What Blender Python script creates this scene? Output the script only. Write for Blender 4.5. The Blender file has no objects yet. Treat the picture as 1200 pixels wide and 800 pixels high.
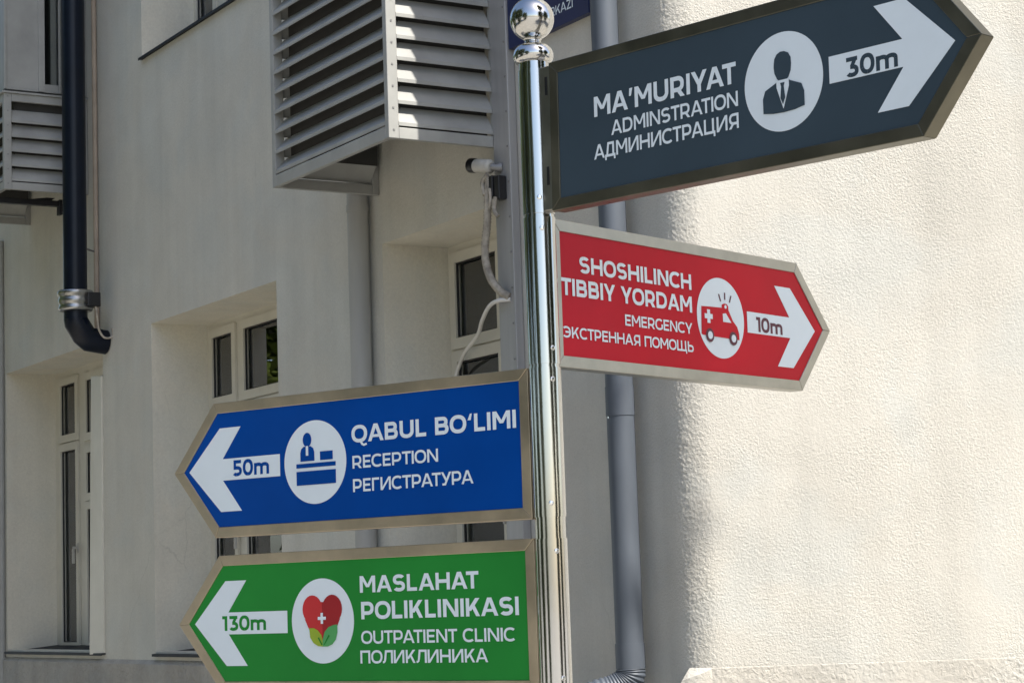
import bpy, bmesh, math, random
from mathutils import Vector, Matrix
R = math.radians
random.seed(7)
SC = bpy.context.scene
COL = SC.collection

# ------------------------------------------------------------------ camera
CAMH = 1.65
cd = bpy.data.cameras.new("camera"); cam = bpy.data.objects.new("camera", cd); COL.objects.link(cam)
PITCH, ROLL = R(6.926), R(-1.9937)
right = Vector((1, 0, 0)); up = Vector((0, -math.sin(PITCH), math.cos(PITCH))); fwd = Vector((0, math.cos(PITCH), math.sin(PITCH)))
c_, s_ = math.cos(ROLL), math.sin(ROLL)
rr = right * c_ + up * s_; uu = up * c_ - right * s_
m3 = Matrix((rr, uu, -fwd)).transposed()
cam.matrix_world = Matrix.Translation((0, 0, CAMH)) @ m3.to_4x4()
cd.sensor_width = 36; cd.lens = 2451.6 / 1200 * 36; cd.clip_end = 2000; cd.clip_start = 0.05
SC.camera = cam

# ------------------------------------------------------------------ light
SUN_H = Vector((0.733, -0.679, 0)); SUN_EL = R(52)
sdir = (SUN_H.normalized() * math.cos(SUN_EL) + Vector((0, 0, math.sin(SUN_EL)))).normalized()
world = bpy.data.worlds.new("World"); SC.world = world; world.use_nodes = True
nt = world.node_tree; bg = nt.nodes["Background"]
sky = nt.nodes.new("ShaderNodeTexSky"); sky.sky_type = 'NISHITA'; sky.sun_disc = False
sky.sun_elevation = SUN_EL; sky.sun_rotation = math.atan2(SUN_H.x, SUN_H.y)
sky.air_density = 1.0; sky.dust_density = 2.2; sky.ozone_density = 1.0
nt.links.new(sky.outputs[0], bg.inputs[0]); bg.inputs[1].default_value = 0.135
sl = bpy.data.lights.new("sun", 'SUN'); sl.energy = 4.5; sl.angle = R(0.53); sl.color = (1, 0.94, 0.85)
sun = bpy.data.objects.new("sun", sl); COL.objects.link(sun)
sun.rotation_euler = sdir.to_track_quat('Z', 'Y').to_euler(); sun.location = (4, -6, 9)
SC.view_settings.view_transform = 'Standard'; SC.view_settings.look = 'None'
SC.view_settings.gamma = 1; SC.view_settings.exposure = 0.8
SC.cycles.max_bounces = 8; SC.cycles.use_denoising = True

# ------------------------------------------------------------------ materials
def newmat(name):
    m = bpy.data.materials.new(name); m.use_nodes = True
    return m, m.node_tree, m.node_tree.nodes["Principled BSDF"]

def mat(name, col, rough=0.6, metal=0.0, var=0.12, scale=6.0, bump=0.0, bscale=60.0, bdist=0.002, stretch=(1, 1, 1), coat=0.0, spec=0.5, fine=0.0, rvar=0.0, detail=6.0):
    """procedural material: base colour varied by noise, optional bump"""
    m, t, b = newmat(name)
    N, L = t.nodes, t.links
    tc = N.new("ShaderNodeTexCoord"); mp = N.new("ShaderNodeMapping"); L.new(tc.outputs['Object'], mp.inputs[0])
    mp.inputs['Scale'].default_value = stretch
    n1 = N.new("ShaderNodeTexNoise"); n1.inputs['Scale'].default_value = scale; n1.inputs['Detail'].default_value = detail; n1.inputs['Roughness'].default_value = 0.6
    L.new(mp.outputs[0], n1.inputs['Vector'])
    rp = N.new("ShaderNodeMapRange"); rp.inputs['From Min'].default_value = 0.3; rp.inputs['From Max'].default_value = 0.7
    rp.inputs['To Min'].default_value = 1 - var; rp.inputs['To Max'].default_value = 1 + var
    L.new(n1.outputs['Fac'], rp.inputs['Value'])
    mul = N.new("ShaderNodeVectorMath"); mul.operation = 'SCALE'; mul.inputs[0].default_value = col[:3]
    L.new(rp.outputs[0], mul.inputs['Scale']); last = mul.outputs[0]
    if fine:
        n3 = N.new("ShaderNodeTexNoise"); n3.inputs['Scale'].default_value = bscale * 1.3; n3.inputs['Detail'].default_value = 3
        L.new(mp.outputs[0], n3.inputs['Vector'])
        r3 = N.new("ShaderNodeMapRange"); r3.inputs['From Min'].default_value = 0.3; r3.inputs['From Max'].default_value = 0.7
        r3.inputs['To Min'].default_value = 1 - fine; r3.inputs['To Max'].default_value = 1 + fine
        L.new(n3.outputs['Fac'], r3.inputs['Value'])
        m2 = N.new("ShaderNodeVectorMath"); m2.operation = 'SCALE'; L.new(last, m2.inputs[0]); L.new(r3.outputs[0], m2.inputs['Scale']); last = m2.outputs[0]
    L.new(last, b.inputs['Base Color'])
    b.inputs['Roughness'].default_value = rough; b.inputs['Metallic'].default_value = metal
    b.inputs['Specular IOR Level'].default_value = spec
    if coat: b.inputs['Coat Weight'].default_value = coat; b.inputs['Coat Roughness'].default_value = 0.08
    if rvar:
        r4 = N.new("ShaderNodeMapRange"); r4.inputs['From Min'].default_value = 0.3; r4.inputs['From Max'].default_value = 0.7
        r4.inputs['To Min'].default_value = max(0.02, rough - rvar); r4.inputs['To Max'].default_value = rough + rvar
        L.new(n1.outputs['Fac'], r4.inputs['Value']); L.new(r4.outputs[0], b.inputs['Roughness'])
    if bump:
        n2 = N.new("ShaderNodeTexNoise"); n2.inputs['Scale'].default_value = bscale; n2.inputs['Detail'].default_value = 3.0
        L.new(mp.outputs[0], n2.inputs['Vector'])
        bp = N.new("ShaderNodeBump"); bp.inputs['Strength'].default_value = bump; bp.inputs['Distance'].default_value = bdist
        L.new(n2.outputs['Fac'], bp.inputs['Height']); L.new(bp.outputs[0], b.inputs['Normal'])
    return m

def plaster(name, col, bump, dist, sc, dirt):
    m, t, b = newmat(name); N, L = t.nodes, t.links
    tc = N.new("ShaderNodeTexCoord")
    def noise(scale, det, dst=0.0, stretch=None, rough=0.55):
        n = N.new("ShaderNodeTexNoise"); n.inputs['Scale'].default_value = scale; n.inputs['Detail'].default_value = det
        n.inputs['Distortion'].default_value = dst; n.inputs['Roughness'].default_value = rough
        if stretch:
            mp = N.new("ShaderNodeMapping"); mp.inputs['Scale'].default_value = stretch
            L.new(tc.outputs['Object'], mp.inputs[0]); L.new(mp.outputs[0], n.inputs['Vector'])
        else: L.new(tc.outputs['Object'], n.inputs['Vector'])
        return n.outputs['Fac']
    def mr(v, a, b_, c, d):
        r = N.new("ShaderNodeMapRange"); r.inputs[1].default_value = a; r.inputs[2].default_value = b_; r.inputs[3].default_value = c; r.inputs[4].default_value = d
        L.new(v, r.inputs[0]); return r.outputs[0]
    def mth(op, a, b_):
        r = N.new("ShaderNodeMath"); r.operation = op
        for i, v in enumerate((a, b_)):
            if isinstance(v, float): r.inputs[i].default_value = v
            else: L.new(v, r.inputs[i])
        return r.outputs[0]
    big = mr(noise(0.9, 5), .3, .7, 1 - dirt, 1 + dirt * .6)
    mid = mr(noise(3.5, 6, .6), .35, .7, 1 - dirt * .6, 1 + dirt * .5)
    streak = mr(noise(1.0, 6, .2, (6, 6, .3)), .40, .72, 1 + dirt * .4, 1 - dirt * .9)
    fine = mr(noise(sc, 2, .8), .3, .7, .95, 1.05)
    f = mth('MULTIPLY', mth('MULTIPLY', big, mid), mth('MULTIPLY', streak, fine))
    wob = N.new("ShaderNodeTexNoise"); wob.inputs['Scale'].default_value = 6; wob.inputs['Detail'].default_value = 5; L.new(tc.outputs['Object'], wob.inputs['Vector'])
    vs_ = N.new("ShaderNodeVectorMath"); vs_.operation = 'SCALE'; vs_.inputs['Scale'].default_value = .12; L.new(wob.outputs['Color'], vs_.inputs[0])
    va = N.new("ShaderNodeVectorMath"); va.operation = 'ADD'; L.new(tc.outputs['Object'], va.inputs[0]); L.new(vs_.outputs[0], va.inputs[1])
    vo = N.new("ShaderNodeTexVoronoi"); vo.feature = 'DISTANCE_TO_EDGE'; vo.inputs['Scale'].default_value = 1.15; L.new(va.outputs[0], vo.inputs['Vector'])
    crack = mth('MULTIPLY', mr(vo.outputs['Distance'], .0010, .0042, 1.0, 0.0), mr(noise(1.3, 3), .54, .64, 0.0, .13))
    f = mth('MULTIPLY', f, mth('SUBTRACT', 1.0, crack))
    sca = N.new("ShaderNodeVectorMath"); sca.operation = 'SCALE'; sca.inputs[0].default_value = col; L.new(f, sca.inputs['Scale'])
    # pale worn patches and a slightly greener tint in places
    mx = N.new("ShaderNodeMix"); mx.data_type = 'RGBA'; L.new(mr(noise(1.9, 6, .7), .46, .62, 0.0, .8), mx.inputs[0])
    L.new(sca.outputs[0], mx.inputs[6])
    tint = N.new("ShaderNodeVectorMath"); tint.operation = 'MULTIPLY'; L.new(sca.outputs[0], tint.inputs[0]); tint.inputs[1].default_value = (.955, .99, 1.025)
    L.new(tint.outputs[0], mx.inputs[7]); L.new(mx.outputs[2], b.inputs['Base Color'])
    b.inputs['Roughness'].default_value = .9; b.inputs['Specular IOR Level'].default_value = .25
    h1 = noise(sc, 4.0, .5); h2 = noise(sc * .35, 3, .5)
    amp = mr(noise(2.2, 3, .5), .35, .65, .35, 1.0)
    h = mth('ADD', mth('MULTIPLY', mth('MULTIPLY', mr(h1, .35, .65, 0, 1), .75), amp), mth('MULTIPLY', h2, .4))
    bp = N.new("ShaderNodeBump"); bp.inputs['Strength'].default_value = bump; bp.inputs['Distance'].default_value = dist
    L.new(h, bp.inputs['Height']); L.new(bp.outputs[0], b.inputs['Normal'])
    return m

M = {}
M['plaster'] = plaster('smooth_plaster', (.575, .562, .500), .5, .002, 85, .07)
M['render'] = plaster('rough_plaster', (.565, .546, .492), .75, .0028, 130, .075)
M['reveal'] = plaster('cream_bounce_reveal', (.70, .665, .565), .3, .002, 70, .06)  # cream reveals, made lighter to carry warm light bounced off the paving
M['plinth'] = plaster('plinth_render', (.40, .38, .34), 1.0, .010, 34, .14)
M['plinth_light'] = plaster('plinth_cream', (.53, .505, .45), 1.0, .0034, 62, .10)
M['alu'] = mat('painted_aluminium', (.335, .34, .325), .5, 0, .14, 5, .1, 40, .001)
M['alu_dark'] = mat('grey_steel', (.25, .25, .25), .45, .3, .1, 9)
M['chrome'] = mat('polished_steel', (.60, .60, .59), .10, 1, .04, 8, .22, 9, .004, stretch=(1, 1, .35), rvar=.03)
M['steel'] = mat('brushed_steel', (.62, .52, .39), .38, 1, .22, 5, .15, 160, .0005, rvar=.08)
M['steel_dark'] = mat('dull_steel', (.42, .405, .36), .34, 1, .2, 6, rvar=.06)
M['steel_dim'] = mat('steel_dark_reflection', (.20, .19, .15), .42, 1, .25, 5, rvar=.06)  # same stainless frame, darkened to carry the dark surroundings it mirrors
M['galv'] = mat('galvanised_steel', (.42, .42, .41), .32, 1, .18, 18)
M['screw'] = mat('screw_head', (.85, .85, .85), .2, 1, .05)
M['box_shade'] = mat('painted_box_shade', (.05, .05, .048), .9)  # near-black colour for the shade inside the louvred boxes
M['black'] = mat('black_plastic', (.012, .012, .014), .4, 0, .2)
M['navy'] = mat('navy_pipe', (.004, .0075, .016), .36, 0, .25, 8, spec=.3)
M['pipe_grey'] = mat('blue_grey_pipe', (.098, .115, .140), .5, .15, .12, 7, stretch=(1, 1, .3))
M['duct'] = mat('dull_grey_duct', (.38, .38, .36), .55, 0, .12, 4, stretch=(2, 2, .4))
M['trunk'] = mat('grey_trunking', (.36, .36, .36), .4, .2, .1, 6, stretch=(4, 4, .3))
M['tan'] = mat('tan_conduit', (.40, .33, .26), .6, 0, .2, 5)
M['upvc'] = mat('cream_upvc', (.60, .58, .50), .35, 0, .04, 9)
M['sill'] = mat('dark_sill', (.022, .026, .03), .6, 0, .25, 9, spec=.2)
M['room'] = mat('room_dark', (.10, .095, .085), .9)
M['curtain'] = mat('curtain_cloth', (.78, .77, .68), .9, 0, .12, 3, stretch=(6, 6, .5))
M['camwhite'] = mat('camera_white', (.44, .43, .39), .4, 0, .08, 20)
M['hose'] = mat('dirty_hose', (.36, .325, .27), .65, 0, .45, 30)
M['cable'] = mat('white_cable', (.72, .71, .68), .5, 0, .05)
M['white'] = mat('white_vinyl', (.72, .81, .88), .45, 0, .03, 7, spec=.2)
M['blue'] = mat('blue_face', (.0006, .056, .30), .38, 0, .12, 2.2, spec=.07, coat=.04)
M['green'] = mat('green_face', (.022, .235, .040), .40, 0, .11, 2.4, spec=.08, coat=.04)
M['red'] = mat('red_face', (.49, .0045, .019), .34, 0, .14, 2.0, spec=.10, coat=.10)
M['grey'] = mat('slate_face', (.044, .067, .089), .38, 0, .10, 2.2, spec=.12, coat=.05)
M['wine'] = mat('wine_vinyl', (.09, .008, .03), .4)
M['heart'] = mat('heart_red', (.55, .025, .03), .4)
M['heart_dark'] = mat('heart_dark_red', (.33, .008, .014), .4)
M['leaf_lime'] = mat('lime_vinyl', (.30, .42, .03), .4)
M['leaf_green'] = mat('leaf_vinyl', (.08, .36, .11), .4)
M['banner'] = mat('navy_board', (.012, .022, .085), .4, 0, .1)
M['ground'] = mat('paving', (.34, .325, .29), .9, 0, .2, 1.2, .4, 30, .003, fine=.08)
M['bark'] = mat('bark', (.12, .09, .07), .9, 0, .3, 8, .8, 20, .02, stretch=(1, 1, .2))

def leafmat(name, c0, c1):
    m, t, b = newmat(name); N, L = t.nodes, t.links
    g = N.new("ShaderNodeNewGeometry"); cr = N.new("ShaderNodeValToRGB")
    cr.color_ramp.elements[0].color = c0; cr.color_ramp.elements[1].color = c1
    L.new(g.outputs['Random Per Island'], cr.inputs[0]); L.new(cr.outputs[0], b.inputs['Base Color'])
    b.inputs['Roughness'].default_value = .5
    tr = N.new("ShaderNodeBsdfTranslucent"); L.new(cr.outputs[0], tr.inputs[0])
    mx = N.new("ShaderNodeMixShader"); mx.inputs[0].default_value = .3
    L.new(b.outputs[0], mx.inputs[1]); L.new(tr.outputs[0], mx.inputs[2]); L.new(mx.outputs[0], N["Material Output"].inputs[0])
    return m
M['leaves'] = leafmat('leaves', (.026, .045, .016, 1), (.095, .125, .045, 1)); M['leaves_light'] = leafmat('light_leaves', (.07, .12, .02, 1), (.22, .27, .06, 1))

def glassmat():
    m, t, b = newmat('window_glass'); N, L = t.nodes, t.links
    tr = N.new("ShaderNodeBsdfTransparent"); tr.inputs[0].default_value = (.84, .87, .86, 1)
    gl = N.new("ShaderNodeBsdfGlossy"); gl.inputs['Roughness'].default_value = .015; gl.inputs[0].default_value = (.95, .97, 1, 1)
    fr = N.new("ShaderNodeFresnel"); fr.inputs[0].default_value = 2.3
    nz = N.new("ShaderNodeTexNoise"); nz.inputs['Scale'].default_value = 1.3; tc = N.new("ShaderNodeTexCoord"); L.new(tc.outputs['Object'], nz.inputs['Vector'])
    bp = N.new("ShaderNodeBump"); bp.inputs['Strength'].default_value = .12; bp.inputs['Distance'].default_value = .02; L.new(nz.outputs['Fac'], bp.inputs['Height'])
    L.new(bp.outputs[0], gl.inputs['Normal'])
    mx = N.new("ShaderNodeMixShader"); L.new(fr.outputs[0], mx.inputs[0]); L.new(tr.outputs[0], mx.inputs[1]); L.new(gl.outputs[0], mx.inputs[2])
    L.new(mx.outputs[0], N["Material Output"].inputs[0]); return m
M['glass'] = glassmat()

# ------------------------------------------------------------------ mesh helpers
class MB:
    def __init__(s, base=(0, 0, 0)): s.v = []; s.f = []; s.sm = []; s.mi = []; s.b = Vector(base)
    def add(s, vs, fs, smooth=False, mi=0):
        o = len(s.v); s.v += [tuple(Vector(p) - s.b) for p in vs]
        for f in fs: s.f.append([o + i for i in f]); s.sm.append(smooth); s.mi.append(mi)
        return s
    def quad(s, a, b, c, d, mi=0, smooth=False): return s.add([a, b, c, d], [(0, 1, 2, 3)], smooth, mi)
    def box(s, x0, x1, y0, y1, z0, z1, mi=0):
        x0, x1 = sorted((x0, x1)); y0, y1 = sorted((y0, y1)); z0, z1 = sorted((z0, z1))
        v = [(x0, y0, z0), (x1, y0, z0), (x1, y1, z0), (x0, y1, z0), (x0, y0, z1), (x1, y0, z1), (x1, y1, z1), (x0, y1, z1)]
        return s.add(v, [(3, 2, 1, 0), (4, 5, 6, 7), (0, 1, 5, 4), (1, 2, 6, 5), (2, 3, 7, 6), (3, 0, 4, 7)], False, mi)
    def prism(s, poly, z0, z1, mi=0):
        """polygon (ccw) in xy pulled along z"""
        n = len(poly)
        area = sum(poly[i][0] * poly[(i + 1) % n][1] - poly[(i + 1) % n][0] * poly[i][1] for i in range(n))
        if area < 0: poly = poly[::-1]
        v = [(p[0], p[1], z0) for p in poly] + [(p[0], p[1], z1) for p in poly]
        f = [tuple(range(n - 1, -1, -1)), tuple(range(n, 2 * n))] + [(i, (i + 1) % n, n + (i + 1) % n, n + i) for i in range(n)]
        return s.add(v, f, False, mi)
    def hexa(s, p, mi=0):
        """eight corners: bottom four ccw then top four"""
        return s.add(p, [(3, 2, 1, 0), (4, 5, 6, 7), (0, 1, 5, 4), (1, 2, 6, 5), (2, 3, 7, 6), (3, 0, 4, 7)], False, mi)
    def tube(s, path, r, seg=16, caps=True, mi=0):
        P = [Vector(p) for p in path]; n = len(P); rs = r if isinstance(r, (list, tuple)) else [r] * n
        vs = []; pa = None
        for i in range(n):
            t = (P[min(i + 1, n - 1)] - P[max(i - 1, 0)]).normalized()
            if pa is None:
                a = Vector((0, 0, 1)) if abs(t.z) < .9 else Vector((1, 0, 0)); a = (a - t * a.dot(t)).normalized()
            else: a = (pa - t * pa.dot(t)).normalized()
            pa = a; b = t.cross(a)
            for k in range(seg):
                an = 2 * math.pi * k / seg; vs.append(P[i] + (a * math.cos(an) + b * math.sin(an)) * rs[i])
        fs = [(i * seg + k, i * seg + (k + 1) % seg, (i + 1) * seg + (k + 1) % seg, (i + 1) * seg + k) for i in range(n - 1) for k in range(seg)]
        s.add(vs, fs, True, mi)
        if caps:
            s.add(vs[:seg], [tuple(range(seg - 1, -1, -1))], False, mi); s.add(vs[-seg:], [tuple(range(seg))], False, mi)
        return s
    def lathe(s, prof, c=(0, 0, 0), seg=32, mi=0):
        """profile of (radius, z) about the vertical through c"""
        n = len(prof)
        vs = [(c[0] + r * math.cos(2 * math.pi * k / seg), c[1] + r * math.sin(2 * math.pi * k / seg), c[2] + z) for r, z in prof for k in range(seg)]
        fs = [(i * seg + k, i * seg + (k + 1) % seg, (i + 1) * seg + (k + 1) % seg, (i + 1) * seg + k) for i in range(n - 1) for k in range(seg)]
        return s.add(vs, fs, True, mi)
    def build(s, name, mats, parent=None, bevel=0.0, weld=False):
        me = bpy.data.meshes.new(name); me.from_pydata(s.v, [], s.f)
        for m in (mats if isinstance(mats, (list, tuple)) else [mats]): me.materials.append(m)
        for p, a, i in zip(me.polygons, s.sm, s.mi): p.use_smooth = a; p.material_index = i
        if weld:
            bm = bmesh.new(); bm.from_mesh(me); bmesh.ops.remove_doubles(bm, verts=bm.verts, dist=1e-5); bm.to_mesh(me); bm.free()
        me.update()
        o = bpy.data.objects.new(name, me); COL.objects.link(o)
        if parent: o.parent = parent
        if bevel:
            md = o.modifiers.new("bevel", 'BEVEL'); md.width = bevel; md.segments = 2; md.limit_method = 'ANGLE'; md.angle_limit = R(40)
        return o

def bez(pts, n=10):
    """smooth path through points (catmull-rom)"""
    P = [Vector(p) for p in pts]; P = [P[0] * 2 - P[1]] + P + [P[-1] * 2 - P[-2]]; out = []
    for i in range(1, len(P) - 2):
        a, b, c, d = P[i - 1:i + 3]
        for k in range(n):
            t = k / n
            out.append(.5 * (2 * b + (c - a) * t + (2 * a - 5 * b + 4 * c - d) * t * t + (3 * b - a - 3 * c + d) * t ** 3))
    out.append(P[-2]); return out

def tag(o, label=None, cat=None, group=None, kind=None):
    for k, v in (('label', label), ('category', cat), ('group', group), ('kind', kind)):
        if v: o[k] = v
    return o

def empty(name, loc, rotz=0):
    o = bpy.data.objects.new(name, None); COL.objects.link(o); o.location = loc; o.rotation_euler = (0, 0, rotz); o.empty_display_size = .2
    return o

# wall frame: x = distance along the facade (away from the corner), y = distance out of the facade, z = height
TH = R(31.44); WV = Vector((-math.sin(TH), math.cos(TH), 0)); NV = Vector((-math.cos(TH), -math.sin(TH), 0)); WD = 4.25
WROT = math.atan2(WV.y, WV.x)
def W(u, o, z): return WV * u + NV * (o - WD) + Vector((0, 0, z))
def wthing(name, u, o, z, label, cat, group=None):
    return tag(empty(name, W(u, o, z), WROT), label, cat, group)

# ------------------------------------------------------------------ ground
g = MB(); g.quad((-300, -300, 0), (300, -300, 0), (300, 300, 0), (-300, 300, 0))
tag(g.build('ground', M['ground']), kind='structure')

# ------------------------------------------------------------------ building
bld = tag(empty('hospital_building', W(0, 0, 0), WROT), 'cream plastered hospital building with deep set windows and rounded sunlit corner', 'building')
HT = 9.0
U0, RC, PHI = 5.923, .16, R(58.6)
OPEN = [(11.5, 13.285, 1.42, 3.2), (9.115, 10.74, 1.42, 3.2), (6.98, 8.015, 1.42, 3.2), (9.115, 10.825, 4.72, 6.5)]
RD = .33
w = MB()
us = sorted({U0, 22.0} | {a for o in OPEN for a in o[:2]}); us = sorted(set(us) | {6.92}); zs = sorted({0, HT} | {a for o in OPEN for a in o[2:]})
for i in range(len(us) - 1):
    for k in range(len(zs) - 1):
        um, zm = (us[i] + us[i + 1]) / 2, (zs[k] + zs[k + 1]) / 2
        if any(o[0] < um < o[1] and o[2] < zm < o[3] for o in OPEN): continue
        w.quad((us[i + 1], 0, zs[k]), (us[i], 0, zs[k]), (us[i], 0, zs[k + 1]), (us[i + 1], 0, zs[k + 1]), 1 if um < 6.92 else 0)
for a, b, c, d in OPEN:
    w.quad((b, 0, c), (b, 0, d), (b, -RD, d), (b, -RD, c), 2); w.quad((a, 0, d), (a, 0, c), (a, -RD, c), (a, -RD, d), 2)
    w.quad((a, 0, d), (a, -RD, d), (b, -RD, d), (b, 0, d), 2); w.quad((a, 0, c), (b, 0, c), (b, -RD, c), (a, -RD, c), 2)
def arc(phi, extra=0.0): return (U0 - (RC + extra) * math.sin(phi), -RC + (RC + extra) * math.cos(phi))
from mathutils import noise as mn
NS = 64; Z0, Z1, DZ = 1.25, 4.45, .004
pts = [arc(PHI * i / NS) for i in range(NS + 1)]
zl_ = [0.0] + [Z0 + DZ * i for i in range(int((Z1 - Z0) / DZ) + 1)] + [HT]
vs = []
for i, p in enumerate(pts):                              # hand thrown render: real bumps a few millimetres high round the corner
    ph_ = PHI * i / NS; nx, ny = -math.sin(ph_), math.cos(ph_); sl_len = ph_ * RC
    fade = min(1, i / 14) * min(1, (NS - i) / 6)
    for k, z in enumerate(zl_):
        d_ = 0.0
        if 1 < k < len(zl_) - 2:
            q3 = Vector((sl_len * 95, z * 95, 3.1)); d_ = (mn.noise(q3) * .6 + mn.noise(q3 * 2.1) * .4 + mn.noise(q3 * .3) * .35) * .0020 * fade
        vs.append((p[0] + nx * d_, p[1] + ny * d_, z))
nz_ = len(zl_)
w.add(vs, [(i * nz_ + k, (i + 1) * nz_ + k, (i + 1) * nz_ + k + 1, i * nz_ + k + 1) for i in range(NS) for k in range(nz_ - 1)], True, 1)
dirx, diry = -math.cos(PHI), -math.sin(PHI)
e0 = pts[-1]; e1 = (e0[0] + dirx * 9, e0[1] + diry * 9)
w.quad((e0[0], e0[1], 0), (e1[0], e1[1], 0), (e1[0], e1[1], HT), (e0[0], e0[1], HT), 1)
# far returns, so that the block is closed
w.quad((22, 0, 0), (22, 0, HT), (22, -12, HT), (22, -12, 0)); w.quad((e1[0], e1[1], 0), (22, -12, 0), (22, -12, HT), (e1[0], e1[1], HT))
w.build('wall', [M['plaster'], M['render'], M['reveal']], bld)
rf = MB()
poly = [(22, .25), (U0, .25)] + [arc(PHI * i / 8, .25) for i in range(1, 9)] + [(e1[0] + .2, e1[1] + .3), (e1[0] + .5, e1[1] - .4), (22, -12)]
rf.prism(poly, HT, HT + .3); rf.build('roof', M['alu_dark'], bld)

# plinth round the corner, its top sloping outwards
def plinth(points_in, points_out, zin, zouts, m):
    p = MB(); n = len(points_in)
    v = [(a[0], a[1], q_) for a, q_ in zip(points_in, zin)] + [(a[0], a[1], z_) for a, z_ in zip(points_out, zouts)] + [(a[0], a[1], 0) for a in points_out]
    f = [(i, n + i, n + i + 1, i + 1) for i in range(n - 1)] + [(n + i, 2 * n + i, 2 * n + i + 1, n + i + 1) for i in range(n - 1)]
    p.add(v, f, False)
    for i, k in ((0, 0), (n - 1, 1)):
        a, b = points_in[i], points_out[i]
        p.add([(a[0], a[1], zin[i]), (b[0], b[1], zouts[i]), (b[0], b[1], 0), (a[0], a[1], 0)], [(0, 3, 2, 1) if k == 0 else (0, 1, 2, 3)])
    return p.build('plinth', m, bld)
ph = [R(1) + (PHI - R(1)) * i / 20 for i in range(21)]
inn = [arc(a, .004) for a in ph]; ext = [.005 + .075 * max(0, min(1, i / 3)) * max(0, 1 - i / 16) for i in range(21)]; outp = [arc(a, e_) for a, e_ in zip(ph, ext)]; zi = [1.386 - .10 * max(0, 1 - i / 6) for i in range(21)]; zo = [a_ - e_ * .8 for a_, e_ in zip(zi, ext)]; zo.append(zo[-1]); zi.append(zi[-1])
inn.append((inn[-1][0] + dirx * 8.5, inn[-1][1] + diry * 8.5)); outp.append((outp[-1][0] + dirx * 8.5, outp[-1][1] + diry * 8.5))
plinth(inn, outp, zi, zo, M['plinth_light'])
plinth([(8.3, .001), (21.9, .001)], [(8.3, .022), (21.9, .022)], [1.375, 1.375], [1.352, 1.352], M['plinth'])

# windows -------------------------------------------------------------
def window(u0, u1, z0, z1, cols, rows_fn, label, curtain=True, sill=True):
    """cream frame with sashes: cols are pane columns, rows_fn(i) the pane rows of a column"""
    yb, yf = -RD - .026, -RD + .0
    f = MB(); panes = []
    us_ = sorted({u0, u1} | {a for c in cols for a in c}); panes_r = []
    for i, c in enumerate(cols):
        for r in rows_fn(i): panes_r.append((c[0], c[1], r[0], r[1]))
    zs_ = sorted({z0, z1} | {a for p in panes_r for a in p[2:]})
    for i in range(len(us_) - 1):                       # frame face as tiles with openings left free
        k = 0
        while k < len(zs_) - 1:
            um, zm = (us_[i] + us_[i + 1]) / 2, (zs_[k] + zs_[k + 1]) / 2
            if any(p[0] < um < p[1] and p[2] < zm < p[3] for p in panes_r): k += 1; continue
            f.quad((us_[i + 1], yf, zs_[k]), (us_[i], yf, zs_[k]), (us_[i], yf, zs_[k + 1]), (us_[i + 1], yf, zs_[k + 1])); k += 1
    for a, b, c, d in panes_r:                          # reveals and a raised sash round each pane
        f.quad((b, yf, c), (b, yf, d), (b, yb, d), (b, yb, c)); f.quad((a, yf, d), (a, yf, c), (a, yb, c), (a, yb, d))
        f.quad((a, yf, d), (a, yb, d), (b, yb, d), (b, yf, d)); f.quad((a, yf, c), (b, yf, c), (b, yb, c), (a, yb, c))
        s = .048; h = .014
        f.box(a - s, a, yf + .001, yf + h, c - s, d + s); f.box(b, b + s, yf + .001, yf + h, c - s, d + s)
        f.box(a, b, yf + .001, yf + h, d, d + s); f.box(a, b, yf + .001, yf + h, c - s, c)
        for bx_ in ((a, a + .007, c, d), (b - .007, b, c, d), (a + .007, b - .007, d - .007, d), (a + .007, b - .007, c, c + .007)): f.box(bx_[0], bx_[1], yf - .006, yf + .004, bx_[2], bx_[3], 1)
    o = f.build('window', [M['upvc'], M['black']], bld)
    if label: o['label'] = label
    for a, b, c, d in panes_r:
        q = MB(); q.box(a - .004, b + .004, yf - .020, yf - .014, c - .004, d + .004); q.build('pane', M['glass'], o)
    if curtain:
        cu = MB(); n = 160; vs = []
        for i in range(n + 1):
            x = u0 + (u1 - u0) * i / n; y = -RD - .075 + .018 * math.sin(x * 55) + .01 * math.sin(x * 23 + 1)
            vs += [(x, y, z0 + .06), (x, y, z1 - .02)]
        cu.add(vs, [(2 * i, 2 * i + 1, 2 * i + 3, 2 * i + 2) for i in range(n)], True); cu.build('curtain', M['curtain'], o)
    rm = MB(); y0, y1 = -RD - .052, -RD - 1.4; A, B, C, D = u0 + .001, u1 - .001, z0 + .001, z1 - .001
    rm.quad((A, y0, C), (A, y1, C), (A, y1, D), (A, y0, D)); rm.quad((B, y0, D), (B, y1, D), (B, y1, C), (B, y0, C))
    rm.quad((A, y0, D), (A, y1, D), (B, y1, D), (B, y0, D)); rm.quad((A, y1, C), (A, y0, C), (B, y0, C), (B, y1, C)); rm.quad((A, y1, C), (B, y1, C), (B, y1, D), (A, y1, D))
    rm.build('interior', M['room'], o)
    if sill:
        s = MB()
        s.hexa([(u1 - .004, -RD + .002, z0 + .006), (u0 + .004, -RD + .002, z0 + .006), (u0 + .004, .022, z0 - .022), (u1 - .004, .022, z0 - .022),
                (u1 - .004, -RD + .002, z0 + .018), (u0 + .004, -RD + .002, z0 + .018), (u0 + .004, .022, z0 - .012), (u1 - .004, .022, z0 - .012)])
        s.box(u0 + .004, u1 - .004, .0225, .025, z0 - .026, z0 - .012)
        s.build('sill', M['sill'], o)
    return o
std = lambda i: [(2.785, 3.12), (1.455, 2.68)]
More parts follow.
